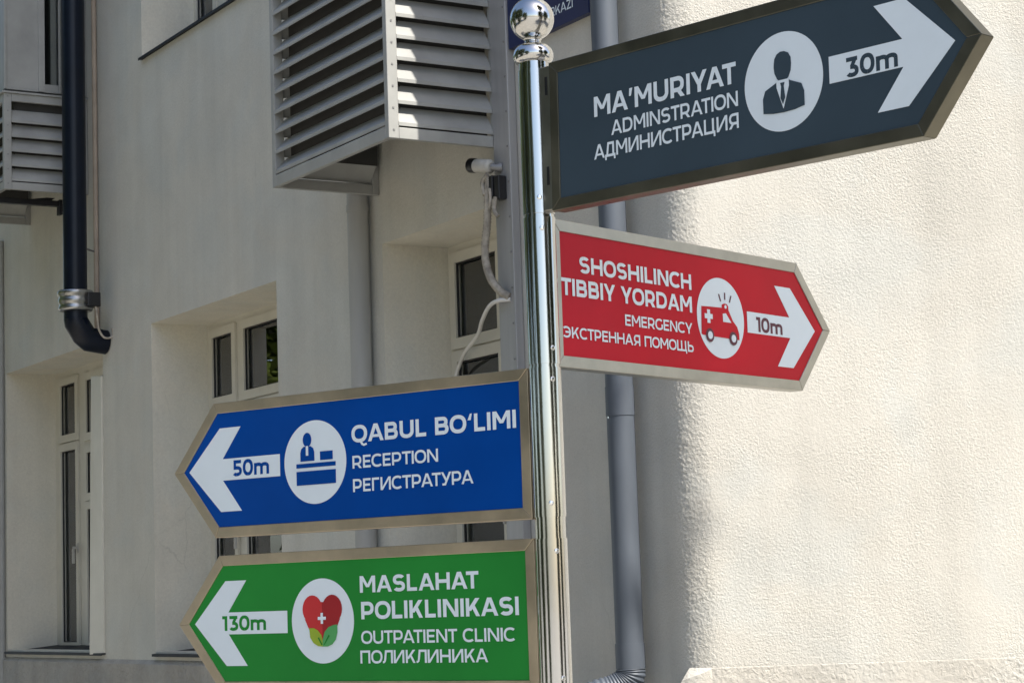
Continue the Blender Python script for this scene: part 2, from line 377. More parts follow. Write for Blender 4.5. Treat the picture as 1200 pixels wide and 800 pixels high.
w1 = window(11.5, 13.285, 1.42, 3.2, [(12.875, 13.15), (12.30, 12.67), (11.62, 12.12)], lambda i: [(2.785, 3.11), (1.455, 2.68)] if i == 0 else [(2.765, 3.10), (2.385, 2.64), (1.455, 2.285)], 'tall cream window at the left with a small middle sash')
w2 = window(9.115, 10.74, 1.42, 3.2, [(10.385, 10.65), (9.70, 10.225), (9.22, 9.56)], std, 'cream window with leaves mirrored in its glass')
w3 = window(6.98, 8.015, 1.42, 3.2, [(7.585, 7.94), (7.07, 7.44)], std, 'cream window under the security camera')
w4 = window(9.115, 10.825, 4.72, 6.5, [(10.555, 10.79), (10.0, 10.37), (9.3, 9.9)], lambda i: [(4.78, 6.4)], 'upper floor window cut by the top edge')
for wn, hu, hz in ((w1, 12.83, 2.05), (w2, 10.30, 2.05), (w3, 7.52, 2.05)):
    h_ = MB(); h_.box(hu - .012, hu + .012, -RD + .0145, -RD + .022, hz - .03, hz + .03); h_.box(hu - .009, hu + .009, -RD + .0225, -RD + .05, hz - .008, hz + .008); h_.box(hu - .009, hu + .009, -RD + .040, -RD + .054, hz - .10, hz - .0085); h_.build('handle', M['camwhite'], wn, bevel=.002)
tb = MB()                                                # white board standing in the left window's near reveal
tb.hexa([(11.700, -.012, 1.40), (11.505, -.012, 1.40), (11.505, .012, 1.40), (11.690, .030, 1.40), (11.655, -.012, 3.005), (11.502, -.012, 2.995), (11.502, .012, 2.995), (11.650, .020, 3.005)])
tb.build('trim_board', M['upvc'], w1, bevel=.004)

# ------------------------------------------------------------------ louvred enclosures
def slats(mb, axis, a0, a1, plane, z0, z1, pitch, depth, rise):
    """slats sloping down and out; axis 'end' faces -x at x = plane, 'front' faces +y at y = plane"""
    z = z0
    while z + pitch * .8 < z1:
        zt = min(z + rise, z1); t = .0025
        def P(a, d, zz): return (plane + d, a, zz) if axis == 'near' else ((plane - d, a, zz) if axis == 'far' else (a, plane - d, zz))
        prof = [(0.001, z), (0.001, z + .014), (depth, zt), (depth + .004, zt - .004), (.006, z + .004), (.006, z)]
        n = len(prof)
        vs = [P(a0, d, zz) for d, zz in prof] + [P(a1, d, zz) for d, zz in prof]
        fl = [(i, (i + 1) % n, n + (i + 1) % n, n + i) for i in range(n)] + [tuple(range(n - 1, -1, -1)), tuple(range(n, 2 * n))]
        mb.add(vs, fl); z += pitch
def louvre_box(u0, u1, om, z0, z1, label):
    t = wthing('louvred_enclosure', (u0 + u1) / 2, 0, z0, label, 'louvred box', 'louvred air conditioner boxes on the facade')
    b = ((u0 + u1) / 2, 0, z0); f = MB(b); g_ = .003
    c = .045; e = .022
    f.box(u0, u0 + c * .7, om - c, om, z0, z1); f.box(u1 - c * .7, u1, om - c, om, z0, z1)           # corner posts
    for a, bb in ((u0, u0 + e), (u1 - e, u1)):
        f.box(a, bb, 0.002, .035, z0, z1)                                                              # posts at the wall
        f.box(a, bb, .0355, om - c - .0005, z0, z0 + .045); f.box(a, bb, .0355, om - c - .0005, z1 - .045, z1)
    f.box(u0 + c * .7 + .0005, u1 - c * .7 - .0005, om - e, om, z0, z0 + .05); f.box(u0 + c * .7 + .0005, u1 - c * .7 - .0005, om - e, om, z1 - .05, z1)
    f.build('frame', M['alu'], t, bevel=.0025)
    z = z0 + .03
    while z < z1:
        rv = MB(b); rv.box(u0 - .0025, u0, om - .026, om - .019, z, z + .007); rv.build('rivet', M['alu_dark'], t); z += .0865
    s1 = MB(b); slats(s1, 'near', .036, om - c - .001, u0, z0 + .052, z1 - .05, .0868, .044, .083); s1.build('louvre_panel', M['alu'], t)
    s2 = MB(b); slats(s2, 'front', u0 + c * .7 + .001, u1 - c * .7 - .001, om, z0 + .056, z1 - .05, .0868, .055, .072); s2.build('louvre_panel', M['alu'], t)
    s3 = MB(b); slats(s3, 'far', .036, om - c - .001, u1, z0 + .052, z1 - .05, .0868, .060, .075); s3.build('louvre_panel', M['alu'], t)
    for nm_, pl in (('front', (u0 + .04, u1 - .04, om - .075, om - .072)), ('end', (u0 + .056, u0 + .059, .03, om - .08)), ('far', (u1 - .066, u1 - .063, .03, om - .08))):
        MB(b).box(*pl, z0 + (.02 if nm_ == 'end' else .12), z1 - .02).build('shade_panel', M['box_shade'], t)  # dark sheets added behind the slats to stand in for the shaded interior
    tp = MB(b); tp.box(u0 - .01, u1 + .01, .002, om + .012, z1 + .001, z1 + .012); tp.build('top_cover', M['alu'], t)
    return t, b
lb1, b1 = louvre_box(6.98, 8.046, .506, 3.418, 4.75, 'big grey louvred box above the camera, one edge in sun')
lb2, b2 = louvre_box(11.705, 12.79, .510, 4.095, 4.665, 'smaller grey louvred box behind the dark flue pipe')
# glazed bay over the small box
bay = wthing('glazed_bay', 12.25, 0, 4.69, 'grey panelled bay with narrow glass standing on the small louvred box', 'bay window')
bb = (12.25, 0, 4.69); f = MB(bb)
uA, uB, oM, zA, zB = 11.715, 12.78, .50, 4.692, 6.6
f.box(uA, uA + .03, .265, oM, zA, zB); f.box(uA, uA + .03, .002, .028, zA, zB)
f.box(uA, uA + .03, .0285, .2645, zA, zA + .05); f.box(uA, uA + .03, .0285, .2645, zB - .06, zB)
f.box(uA + .0305, uB - .0305, oM - .03, oM, zA, zB); f.box(uB - .03, uB, .002, oM, zA, zB)
f.box(uA, uB, .002, oM, zB + .001, zB + .05)
f.box(uA - .012, uA - .0005, .262, .300, zA, zB); f.box(uA - .012, uA - .0005, .495, .508, zA, zB); f.box(uA - .010, uA - .0005, .165, .176, zA, zB)
f.build('frame', M['alu'], bay, bevel=.002)
q = MB(bb); q.box(uA + .012, uA + .018, .026, .266, zA + .04, zB - .05); q.build('pane', M['glass'], bay)
# bracket under the small box
br = wthing('steel_bracket', 11.9, 0, 4.05, 'black steel bracket under the small louvred box', 'bracket')
m_ = MB((11.9, 0, 4.05)); m_.box(11.86, 11.90, .13, .62, 4.045, 4.078); m_.box(11.855, 11.905, .108, .128, 3.995, 4.085)
m_.hexa([(11.865, .17, 4.079), (11.895, .17, 4.079), (11.895, .30, 4.079), (11.865, .30, 4.079), (11.865, .15, 4.094), (11.895, .15, 4.094), (11.895, .2, 4.094), (11.865, .2, 4.094)])
m_.box(11.862, 11.898, .002, .1075, 4.02, 4.06)
m_.build('arm', M['black'], br, bevel=.002)

# ------------------------------------------------------------------ pipes
fl = wthing('flue_pipe', 11.43, .185, 3.2, 'dark navy flue pipe running down past the small louvred box', 'pipe')
fb = (11.43, .185, 3.2); p = MB(fb)
p.tube([(11.43, .185, z) for z in (8.5, 6, 4.5, 3.46, 3.305)], .068, 28)
p.build('pipe', M['navy'], fl)
p = MB(fb)
p.tube([(11.43, .185, 3.304), (11.43, .185, 3.295), (11.43, .135, 3.215), (11.43, .115, 3.195), (11.43, .001, 3.180)], [.0685, .070, .070, .070, .070], 28); p.build('elbow', M['navy'], fl)
p = MB(fb)
prof = [(.069, 3.352), (.088, 3.352), (.095, 3.36), (.098, 3.372), (.092, 3.382), (.092, 3.392), (.099, 3.402), (.099, 3.418), (.094, 3.426), (.094, 3.436), (.103, 3.446), (.103, 3.462), (.098, 3.470), (.069, 3.472)]
p.lathe([(r, z) for r, z in prof], (11.43, .185, 0), 36); p.build('collar', M['galv'], fl)
p = MB(fb); p.box(11.315, 11.40, .075, .15, 3.372, 3.452); p.build('clamp', M['black'], fl, bevel=.004)
p = MB(fb)
p.tube(bez([(11.33, .10, 3.372), (11.335, .088, 3.29), (11.345, .075, 3.235), (11.34, .045, 3.195), (11.335, .0, 3.205), (11.335, -.0, 3.25)]), .0065, 8); p.build('wire', M['hose'], fl)
p = MB(fb); p.tube([(11.46, .125, 3.729), (11.56, .012, 3.727)], .006, 8); p.build('strap', M['alu_dark'], fl)

cn = tag(MB((11.545, .016, 3.18)).tube([(11.545, .016, z) for z in (3.18, 5, 8.6)], .015, 12).build('conduit', M['tan']), 'thin tan conduit running up the wall beside the flue pipe', 'conduit'); cn.location = W(11.545, .016, 3.18); cn.rotation_euler = (0, 0, WROT)
cn = tag(MB((13.33, .02, .3)).tube([(13.33, .02, z) for z in (.3, 2, 4.08)], .022, 12).build('conduit', M['alu']), 'pale grey conduit at the far left edge of the wall', 'conduit'); cn.location = W(13.33, .02, .3); cn.rotation_euler = (0, 0, WROT)

dp = wthing('drainpipe', 6.103, .08, 1.3, 'blue grey drainpipe by the rounded sunlit corner', 'drainpipe')
db = (6.103, .08, 1.3); p = MB(db)
p.tube([(6.103, .08, z) for z in (8.8, 5, 3, 2.37)], .0495, 32, False)
p.tube([(6.103, .08, z) for z in (2.372, 2.268)], .0515, 32)
p.tube([(6.103, .08, z) for z in (2.268, 1.47)], .0495, 32, False)
p.tube([(6.103, .08, z) for z in (1.472, 1.385)], .052, 32)
p.build('pipe', M['pipe_grey'], dp)
p = MB(db); path = bez([(6.103, .08, 1.385), (6.103, .082, 1.36), (6.115, .10, 1.335), (6.135, .135, 1.315), (6.16, .185, 1.30), (6.19, .25, 1.27)], 14)
p.tube(path, [.049 + .004 * (1 if (i // 2) % 2 else 0) for i in range(len(path))], 28); p.build('elbow', M['pipe_grey'], dp)
for zz, an in ((1.425, .5), (2.262, 1.6)):
    v = Vector((math.cos(an), math.sin(an), 0)); c0 = Vector((6.103, .08, zz)); MB(db).tube([c0 + v * .050, c0 + v * .054], .004, 8).build('screw', M['screw'], dp)
for zz in (3.86, 5.6): MB(db).box(6.046, 6.0535, .002, .078, zz - .008, zz + .008).build('bracket', M['alu_dark'], dp)

d2 = wthing('drainpipe', 8.135, .055, .3, 'dull grey drainpipe between the two cream window recesses', 'drainpipe')
p = MB((8.135, .055, .3)); p.tube([(8.135, .055, z) for z in (.3, 2, 4, 8.8)], .047, 24); p.build('pipe', M['duct'], d2)
for zz in (.8, 2.5, 3.36): MB((8.135, .055, .3)).tube([(8.135, .055, zz), (8.135, .055, zz + .03)], .050, 24).build('joint', M['duct'], d2)

tk = wthing('cable_trunking', 6.915, 0, 0.2, 'grey metal cable trunking beside the camera window', 'trunking')
p = MB((6.915, 0, .2)); p.box(6.855, 6.977, .002, .040, .2, 8.8); p.build('channel', M['trunk'], tk, bevel=.004)
for i in range(20): MB((6.915, 0, .2)).tube([(6.868, .040, 1.3 + .14 * i), (6.868, .044, 1.3 + .14 * i)], .004, 8).build('screw', M['alu_dark'], tk)

# ------------------------------------------------------------------ camera and cable
sc = wthing('security_camera', 6.92, .042, 3.3, 'small white bullet camera mounted under the big louvred box', 'camera')
sb = (6.92, .042, 3.3)
A, B = Vector((6.945, .070, 3.330)), Vector((7.030, .088, 3.349))
p = MB(sb); p.tube([A, A + (B - A) * .1, A + (B - A) * .12, B], [.018, .027, .0285, .0285], 20); p.build('body', M['camwhite'], sc)
d = (B - A).normalized(); p = MB(sb); p.tube([B, B + d * .004, B + d * .036, B + d * .037, B + d * .010], [.0285, .0295, .0295, .025, .023], 20); p.build('lens_hood', M['black'], sc)
p = MB(sb); p.tube([(6.925, .041, 3.325), (6.93, .06, 3.325), A], [.022, .014, .014], 12); p.build('mount', M['alu_dark'], sc)
for bx_ in ((6.925, 6.968, .0425, .085, 3.205, 3.292), (6.882, 6.918, .0425, .08, 3.19, 3.285)): MB(sb).box(*bx_).build('junction_box', M['black'], sc, bevel=.004)
p = MB(sb); p.tube(bez([(6.955, .085, 3.30), (6.985, .09, 3.27), (6.97, .09, 3.22)]), .010, 8); p.build('wire', M['hose'], sc)
p = MB(sb); p.tube(bez([(6.90, .084, 3.20), (6.905, .09, 3.15), (6.885, .085, 3.12)]), .009, 8); p.build('wire', M['hose'], sc)
p = MB(sb); p.tube(bez([(6.935, .088, 3.24), (6.93, .09, 3.19), (6.945, .088, 3.16)]), .006, 8)
p.build('wire', M['hose'], sc)
hs = wthing('cable_hose', 6.95, .08, 3.2, 'dirty corrugated hose hanging from the camera junction box', 'hose')
path = bez([(6.958, .075, 3.29), (6.965, .08, 3.22), (6.975, .08, 3.12), (7.00, .08, 3.02), (6.995, .08, 2.95), (6.965, .075, 2.88), (6.915, .06, 2.825), (6.885, .045, 2.805)], 16)
p = MB((6.95, .08, 3.2)); p.tube(path, [.0140 + .003 * ((i % 2)) for i in range(len(path))], 14)
hso = p.build('hose', M['hose'], hs)
cb = wthing('white_cable', 6.9, .05, 2.8, 'thin white cable curving from the trunking down to the window', 'cable')
p = MB((6.9, .05, 2.8)); p.tube(bez([(6.885, .041, 2.795), (6.93, .07, 2.795), (7.05, .04, 2.79), (7.26, -.05, 2.765), (7.47, -.15, 2.735), (7.75, -.25, 2.70), (7.90, -.30, 2.65), (7.955, -.312, 2.60)], 12), .0085, 10)
p.build('cable', M['cable'], cb)

# ------------------------------------------------------------------ lettering: a geometric sans drawn from strokes
def _arc(cx, cy, rx, ry, a0, a1, s, n=28):
    h = s / 2; out = []
    for i in range(n):
        t0, t1 = R(a0 + (a1 - a0) * i / n), R(a0 + (a1 - a0) * (i + 1) / n)
        sq = lambda v: math.copysign(abs(v) ** .88, v)
        P = lambda k, t: (cx + (rx + k) * sq(math.cos(t)), cy + (ry + k) * sq(math.sin(t)))
        out.append([P(h, t0), P(h, t1), P(-h, t1), P(-h, t0)])
    return out
def _rect(x0, x1, y0, y1): return [(x0, y0), (x1, y0), (x1, y1), (x0, y1)]
def _dia(x0, y0, x1, y1, s):
    """slanted stroke cut off level at both ends"""
    hw = s / 2 * math.hypot(x1 - x0, y1 - y0) / abs(y1 - y0)
    return [(x0 - hw, y0), (x0 + hw, y0), (x1 + hw, y1), (x1 - hw, y1)]
def glyph(ch, s):
    h = s / 2
    same = dict(zip('АМОНТСРЕК', 'AMOHTCPEK')); ch = same.get(ch, ch)
    mid = .47
    def bowl(y0, y1, xe, x0=0.0):            # right hand bowl between two bar centre lines
        ry = (y1 - y0) / 2; rx = min(ry * 1.05, xe - h - x0 - .12); cx = xe - h - rx
        return [_rect(x0, cx, y1 - h, y1 + h), _rect(x0, cx, y0 - h, y0 + h)] + _arc(cx, (y0 + y1) / 2, rx, ry, -90, 90, s)
    if ch == 'A':
        w = 1.04; hw = s * .56; return w, [_dia(hw, 0, w / 2 - h * .15, 1, s), _dia(w - hw, 0, w / 2 + h * .15, 1, s), _rect(.22, w - .22, .25 - h * .3, .25 + s * .62)]
    if ch == 'M': w = 1.06; return w, [_rect(0, s, 0, 1), _rect(w - s, w, 0, 1), _dia(h * 1.25, 1, w / 2, .32, s * .86), _dia(w - h * 1.25, 1, w / 2, .32, s * .86)]
    if ch == 'N': w = .94; return w, [_rect(0, s, 0, 1), _rect(w - s, w, 0, 1), _dia(h * 1.25, 1, w - h * 1.25, 0, s * .9)]
    if ch == 'И': w = .94; return w, [_rect(0, s, 0, 1), _rect(w - s, w, 0, 1), _dia(h * 1.25, 0, w - h * 1.25, 1, s * .9)]
    if ch == 'U': w = .90; return w, [_rect(0, s, .40, 1), _rect(w - s, w, .40, 1)] + _arc(w / 2, .40, w / 2 - h, .40 - h + .01, 180, 360, s)
    if ch == 'P': w = .82; return w, [_rect(0, s, 0, 1)] + bowl(.32 + h * .3, 1 - h, w)
    if ch == 'R': w = .84; return w, [_rect(0, s, 0, 1)] + bowl(.32 + h * .3, 1 - h, w - .02) + [_dia(.46, .36, w - s * .55, 0, s)]
    if ch == 'Я': w, p = glyph('R', s); return w, [[(w - x, y) for x, y in q] for q in p]
    if ch == 'B': w = .84; return w, [_rect(0, s, 0, 1)] + bowl(.5 + h * .1, 1 - h, w - .05) + bowl(h, .5 + h * .1, w)
    if ch == 'Ь': w = .80; return w, [_rect(0, s, 0, 1)] + bowl(h, .62 - h * .4, w)
    if ch == 'D': w = .92; return w, [_rect(0, s, 0, 1)] + bowl(h, 1 - h, w)
    if ch == 'I': return s, [_rect(0, s, 0, 1)]
    if ch == 'L': w = .66; return w, [_rect(0, s, 0, 1), _rect(s, w, 0, s)]
    if ch == 'E': w = .70; return w, [_rect(0, s, 0, 1), _rect(s, w, 0, s), _rect(s, w, 1 - s, 1), _rect(s, w - .06, .5 - h, .5 + h)]
    if ch == 'Г': w = .66; return w, [_rect(0, s, 0, 1), _rect(s, w, 1 - s, 1)]
    if ch == 'H': w = .92; return w, [_rect(0, s, 0, 1), _rect(w - s, w, 0, 1), _rect(s, w - s, .5 - h, .5 + h)]
    if ch == 'П': w = .90; return w, [_rect(0, s, 0, 1), _rect(w - s, w, 0, 1), _rect(s, w - s, 1 - s, 1)]
    if ch == 'T': w = .78; return w, [_rect(0, w, 1 - s, 1), _rect(w / 2 - h, w / 2 + h, 0, 1 - s)]
    if ch == 'K': w = .86; return w, [_rect(0, s, 0, 1), _dia(s * .9, .30, w - s * .72, 1, s), _dia(.42, .60, w - s * .62, 0, s)]
    if ch == 'Y': w = .94; return w, [_rect(w / 2 - h, w / 2 + h, 0, .42), _dia(s * .58, 1, w / 2, .36, s), _dia(w - s * .58, 1, w / 2, .36, s)]
    if ch == 'У': w = .90; return w, [_dia(w - s * .56, 1, w * .34, 0, s), _dia(s * .56, 1, w * .52, .33, s), _rect(.10, w * .36, 0, s * .9)]
    if ch == 'Z': w = .80; return w, [_rect(0, w, 1 - s, 1), _rect(0, w, 0, s), _dia(s * .7, s * .6, w - s * .7, 1 - s * .6, s)]
    if ch == 'Л': w = .90; return w, [_rect(w - s, w, 0, 1), _rect(.22, w - s, 1 - s, 1), _dia(.30, 1, .20, .22, s), [(0, 0), (.10, 0), (.24, .10), (.29, .26), (.13, .26), (.10, .16), (0, s)]]
    if ch == 'Д': w = 1.0; return w, [_rect(w - .12 - s, w - .12, s, 1), _rect(.26, w - .12 - s, 1 - s, 1), _dia(.34, 1, .20, s * .5, s), _rect(0, w, 0, s), _rect(0, s * .9, -.20, 0), _rect(w - s * .9, w, -.20, 0)]
    if ch == 'Ц': w = .98; return w, [_rect(0, s, 0, 1), _rect(w - .10 - s, w - .10, 0, 1), _rect(s, w - .10 - s, 0, s), _rect(w - .10, w, 0, s), _rect(w - s * .9, w, -.20, 0)]
    if ch == 'Щ': w = 1.34; g = (w - .10 - s) / 2; return w, [_rect(0, s, 0, 1), _rect(g, g + s, 0, 1), _rect(w - .10 - s, w - .10, 0, 1), _rect(s, g, 0, s), _rect(g + s, w - .10 - s, 0, s), _rect(w - .10, w, 0, s), _rect(w - s * .9, w, -.20, 0)]
    if ch == 'O': w = 1.02; return w, _arc(w / 2, .5, w / 2 - h, .5 - h + .012, 0, 360, s, 56)
    if ch == 'Q': w = 1.05; return w, _arc(1.04 / 2, .5, 1.04 / 2 - h, .5 - h + .012, 0, 360, s, 56) + [[(.52, .06), (.66, .06), (.80, -.11), (.98, -.06), (1.02, -.17), (.80, -.24), (.64, -.16)]]
    if ch == 'C': w = .94; return w, _arc(.53, .5, .53 - h, .5 - h + .012, 47, 313, s, 48)
    if ch == 'G': w = .98; return w, _arc(.53, .5, .53 - h, .5 - h + .012, 47, 318, s, 48) + [_rect(w - s - .02, w - .02, .12, .52)]
    if ch == 'Э': w = .94; return w, _arc(w - .53, .5, .53 - h, .5 - h + .012, -133, 133, s, 48) + [_rect(.30, w - s, .5 - h, .5 + h)]
    if ch == 'S':
        w = .80; ry = (.5 - h) / 2 + .008; rx = w / 2 - h
        return w, _arc(w / 2, .75 - h / 2, rx, ry, 32, 270, s, 32) + _arc(w / 2, .25 + h / 2, rx, ry, 90, -148, s, 32)
    if ch == '0': w = .82; return w, _arc(w / 2, .5, w / 2 - h, .5 - h + .012, 0, 360, s, 48)
    if ch == '1': w = .40; return w, [_rect(w - s, w, 0, 1), _rect(0, w - s, 1 - s, 1)]
    if ch == '3': w = .74; ry = (.60 - h) / 2; return w, [_rect(.05, w - .06, 1 - s, 1), _dia(w - .06 - s * .65, 1 - s * .6, .38, .57, s), _rect(.27, w / 2, .60 - s * .95, .60)] + _arc(w / 2, .30 + h * .0, w / 2 - h, .30 - h + .006, -148, 90, s, 36)
    if ch == '5': w = .76; return w, [_rect(.11, w - .06, 1 - s, 1), _rect(.09, .09 + s * .95, .46, 1), _rect(.09, w * .42, .62 - s, .62)] + _arc(w * .42, .31, w * .58 - h, .31 - h + .006, -90, 90, s, 28) + _arc(w * .42, .31, w * .42 - h, .31 - h + .006, -145, -90, s, 14)
    if ch == 'm':
        w = 1.20; x = .72; r = (w - s) / 4; out = [_rect(0, s, 0, x)]
        for k in range(2):
            cx = h + r + 2 * r * k; out += _arc(cx, x - .27, r, .27 - h + .01, 0, 180, s, 24) + [_rect(cx + r - h, cx + r + h, 0, x - .27)]
        return w, out
    if ch == '\u2019': return s * 1.1, [[(0, .62), (s * .62, .62), (s * 1.1, 1.0), (s * .15, 1.0)]]
    if ch == '\u2018': return s * 1.3, [[(0, .66), (s * .95, .66), (s * 1.3, 1.02), (s * .75, 1.02)]]
    return .32, []
ROUND = set('OQCGОС0'); OPENL = set('TТAАYУVЛД'); KERN = {'AT': -.10, 'TA': -.10, 'YA': -.09, 'AY': -.09, 'LI': 0, 'РА': -.08, 'ТА': -.10, 'АТ': -.10, 'АУ': -.06, 'РА': -.07, 'РД': -.06, 'УР': -.04, 'PA': -.08, 'AV': -.1, 'KA': -.03, 'КА': -.03, 'RI': .0, 'LA': .03, 'LO': -.04}
def lettering(body, x0, x1, base, cap, m, parent, z=.0022, weight=.18, gap=.125):
    pen = 0.0; polys = []; prev = None
    for ch in body:
        w, ps = glyph(ch, weight)
        if prev is not None:
            pen += gap + KERN.get(prev + ch, 0) - (.045 if prev in ROUND else 0) - (.045 if ch in ROUND else 0) - (.05 if prev in OPENL else 0) - (.05 if ch in OPENL else 0)
        polys.append((pen, ps)); pen += w; prev = ch
    mb = MB(); k = (x1 - x0) / pen
    for off, ps in polys:
        for j, q in enumerate(ps):
            # overlapping strokes of a letter step up by hundredths of a millimetre
            lv = z + (j % 9) * .00003
            pts_ = [(x0 + (off + x) * k, base + y * cap) for x, y in q]
            ar = sum(pts_[i][0] * pts_[(i + 1) % len(pts_)][1] - pts_[(i + 1) % len(pts_)][0] * pts_[i][1] for i in range(len(pts_)))
            if ar < 0: pts_.reverse()
            mb.add([(a, b, lv) for a, b in pts_], [tuple(range(len(pts_)))])
    return mb.build('lettering', m, parent)

# banner on the wall, behind the pole top
bn = wthing('wall_sign', 6.565, 0, 3.785, 'navy wall board with white capitals behind the steel ball', 'sign')
bs = (6.565, 0, 3.785)
p = MB(bs); p.box(6.276, 6.852, .002, .030, 3.785, 4.55); p.build('board', M['banner'], bn, bevel=.002)
lt = lettering('MARKAZI', 0, .245, 0, .036, M['white'], bn, 0, .15)
for v in lt.data.vertices:                               # reading direction runs towards -x on the facade
    x, y, z = v.co; v.co = (6.625 - x - 6.565, .0312 + z, 3.833 + y - 3.785)

# ------------------------------------------------------------------ fingerpost
PX, PY = .0762, 5.0
post = tag(empty('fingerpost', (PX, PY, 0)), 'polished steel signpost with a ball finial and four arrow boards', 'signpost')
p = MB(); p.tube([(0, 0, 0), (0, 0, 1), (0, 0, 2.945)], .0366, 64); p.build('pole', M['chrome'], post)
p = MB(); p.lathe([(.0, .0), (.11, .0), (.11, .008), (.05, .012), (.0375, .03)], seg=40); p.build('base_plate', M['steel'], post)
p = MB()
ring = [(.036, 2.938), (.043, 2.940), (.0485, 2.948), (.050, 2.958), (.0475, 2.970), (.040, 2.980), (.028, 2.986), (.021, 2.990), (.0195, 2.996), (.023, 3.000)]
p.lathe(ring, seg=48)
cz, rb = 3.050, .0545
p.lathe([(rb * math.sin(math.pi * (1 - i / 26)) if i < 26 else .0001, cz + rb * math.cos(math.pi * (1 - i / 26))) for i in range(2, 27)], seg=48)
p.build('finial', M['chrome'], post)

HB, MF = .3622, .0281
def circ(cx, cy, r, n=48, a0=0, a1=2 * math.pi): return [(cx + r * math.cos(a0 + (a1 - a0) * i / n), cy + r * math.sin(a0 + (a1 - a0) * i / n)) for i in range(n)]
def ell(cx, cy, rx, ry, n=32): return [(cx + rx * math.cos(2 * math.pi * i / n), cy + ry * math.sin(2 * math.pi * i / n)) for i in range(n)]
def flat(name, polys, m, parent, z, th=.0006):
    q = MB()
    for po in polys: q.prism(po, z, z + th)
    return q.build(name, m, parent)

def sign_board(side, az, zc, s0, q, tilt, L, T, face, fmat, label, nsc, dx=.699, dy=0.0):
    d = Vector((math.cos(az), math.sin(az), 0)); n = Vector((d.y, -d.x, 0))
    if n.y > 0: n = -n
    ex = d * side; ez = n; ey = Vector((0, 0, 1))
    rot = Matrix((ex, ey, ez)).transposed().to_4x4() @ Matrix.Rotation(tilt * side, 4, 'Z')
    X = lambda u: u * side
    # mitred frame bars
    Ho = HB / 2; k = T / Ho
    outer = [(0, Ho), (L, Ho), (L + T, 0), (L, -Ho), (0, -Ho)]
    def inset(mm):
        Hi = Ho - mm; ti = L + T - mm * math.sqrt(1 + k * k); return [(mm, Hi), (ti - Hi * k, Hi), (ti, 0), (ti - Hi * k, -Hi), (mm, -Hi)]
    inner = inset(MF)
    f = MB(); TK = .042
    for i in range(5):
        a, b = outer[i], outer[(i + 1) % 5]; c, dd = inner[(i + 1) % 5], inner[i]
        gp = .0004; ln = math.hypot(b[0] - a[0], b[1] - a[1]); tx, ty = (b[0] - a[0]) / ln * gp, (b[1] - a[1]) / ln * gp
        po = [(X(a[0] + tx), a[1] + ty), (X(b[0] - tx), b[1] - ty), (X(c[0] - tx), c[1] - ty), (X(dd[0] + tx), dd[1] + ty)]
        f.prism(po, -TK, 0)
    o = f.build('sign_board', fmat, post, bevel=.0012)
    base = Vector((0, 0, zc)) + d * s0 + n * q
    o.matrix_local = Matrix.Translation(base) @ rot; o['label'] = label
    pn = inset(MF - .001); q_ = MB(); q_.prism([(X(a), b) for a, b in pn], -TK + .003, -.003)
    q_.build('panel', M[face], o)
    zf = -.003
    # arrow
    A = [(1.163, 0), (1.044, .1125), (.966, .1125), (1.035, .0290), (dx + .125, .0290)]
    A = A + [(x, -y) for x, y in A[::-1][:-1]]
    flat('arrow', [[(X(x), y + dy) for x, y in A]], M['white'], o, zf + .0006)
    flat('disc', [circ(X(dx), dy, .1085, 72)], M['white'], o, zf + .0006)
    # bracket and sleeve
    bk = MB(); bk.box(X(-s0 + .030), X(-.0006), -Ho + .004, Ho - .004, -q - .016, -q + .016); bo = bk.build('mounting_channel', M['steel_dark'], o, bevel=.003)
    for yy in (-.115, .105):
        sl_ = MB(); sl_.box(X(-.020), X(-.012), yy, yy + .045, -q + .0162, -q + .0170); sl_.build('slot', M['black'], o)
    slv = MB(); slv.tube([(0, 0, zc - Ho + .0028), (0, 0, zc + Ho - .0028)], .0390, 64)
    slv.build('sleeve', M['chrome'], post)
    for zz in nsc:
        an = math.atan2(-1, .35 + .3 * math.sin(zz * 9)); v = Vector((math.cos(an), math.sin(an), 0))
        sw = MB(); sw.tube([v * .0380 + Vector((0, 0, zz)), v * .0396 + Vector((0, 0, zz)), v * .0405 + Vector((0, 0, zz)), v * .0402 + Vector((0, 0, zz))], [.0062, .0062, .0046, .0018], 14, False)
        sw.tube([v * .0396 + Vector((0, 0, zz)), v * .0401 + Vector((0, 0, zz))], .0018, 8, mi=1)
        sw.build('screw', [M['screw'], M['black']], post)
    zl = zf + .0018
    def txt(body, u0, u1, base_, cap, m=None, bold=.21):
        a, b = X(u0), X(u1); a, b = min(a, b), max(a, b)
        return lettering(body, a, b, base_, cap, m or M['white'], o, zf + .0016, bold)
    return o, X, zl, txt

# slate board
o, X, zl, txt = sign_board(1, R(-46.743), 2.7411, .0710, .0215, -.01683, 1.0790, .1490, 'grey', M['steel_dim'], 'slate grey board pointing right, sending visitors to administration', [2.60], .7195)
txt("MA\u2019MURIYAT", .148, .588, .0215, .0480); txt('ADMINSTRATION', .202, .591, -.0305, .0340, bold=.175); txt('АДМИНИСТРАЦИЯ', .144, .591, -.0795, .0345, bold=.175)
txt('30m', .888, 1.022, -.0255, .0425, M['grey'])
cx = .7195
head = [(cx + .024 * x, .033 + .031 * y) for x, y in [(-.98, .25), (-.9, .62), (-.62, .92), (-.2, 1.06), (.25, 1.04), (.7, .88), (.97, .52), (1, .1), (.93, -.4), (.66, -.82), (.3, -1.06), (0, -1.12), (-.3, -1.06), (-.66, -.82), (-.93, -.4), (-1, 0)]]
torso = [(cx - .057, -.062), (cx - .057, -.030), (cx - .050, -.013), (cx - .020, -.001), (cx - .014, .003), (cx + .014, .003), (cx + .020, -.001), (cx + .050, -.013), (cx + .057, -.030), (cx + .057, -.062), (cx + .03, -.0665), (cx, -.068), (cx - .03, -.0665)]
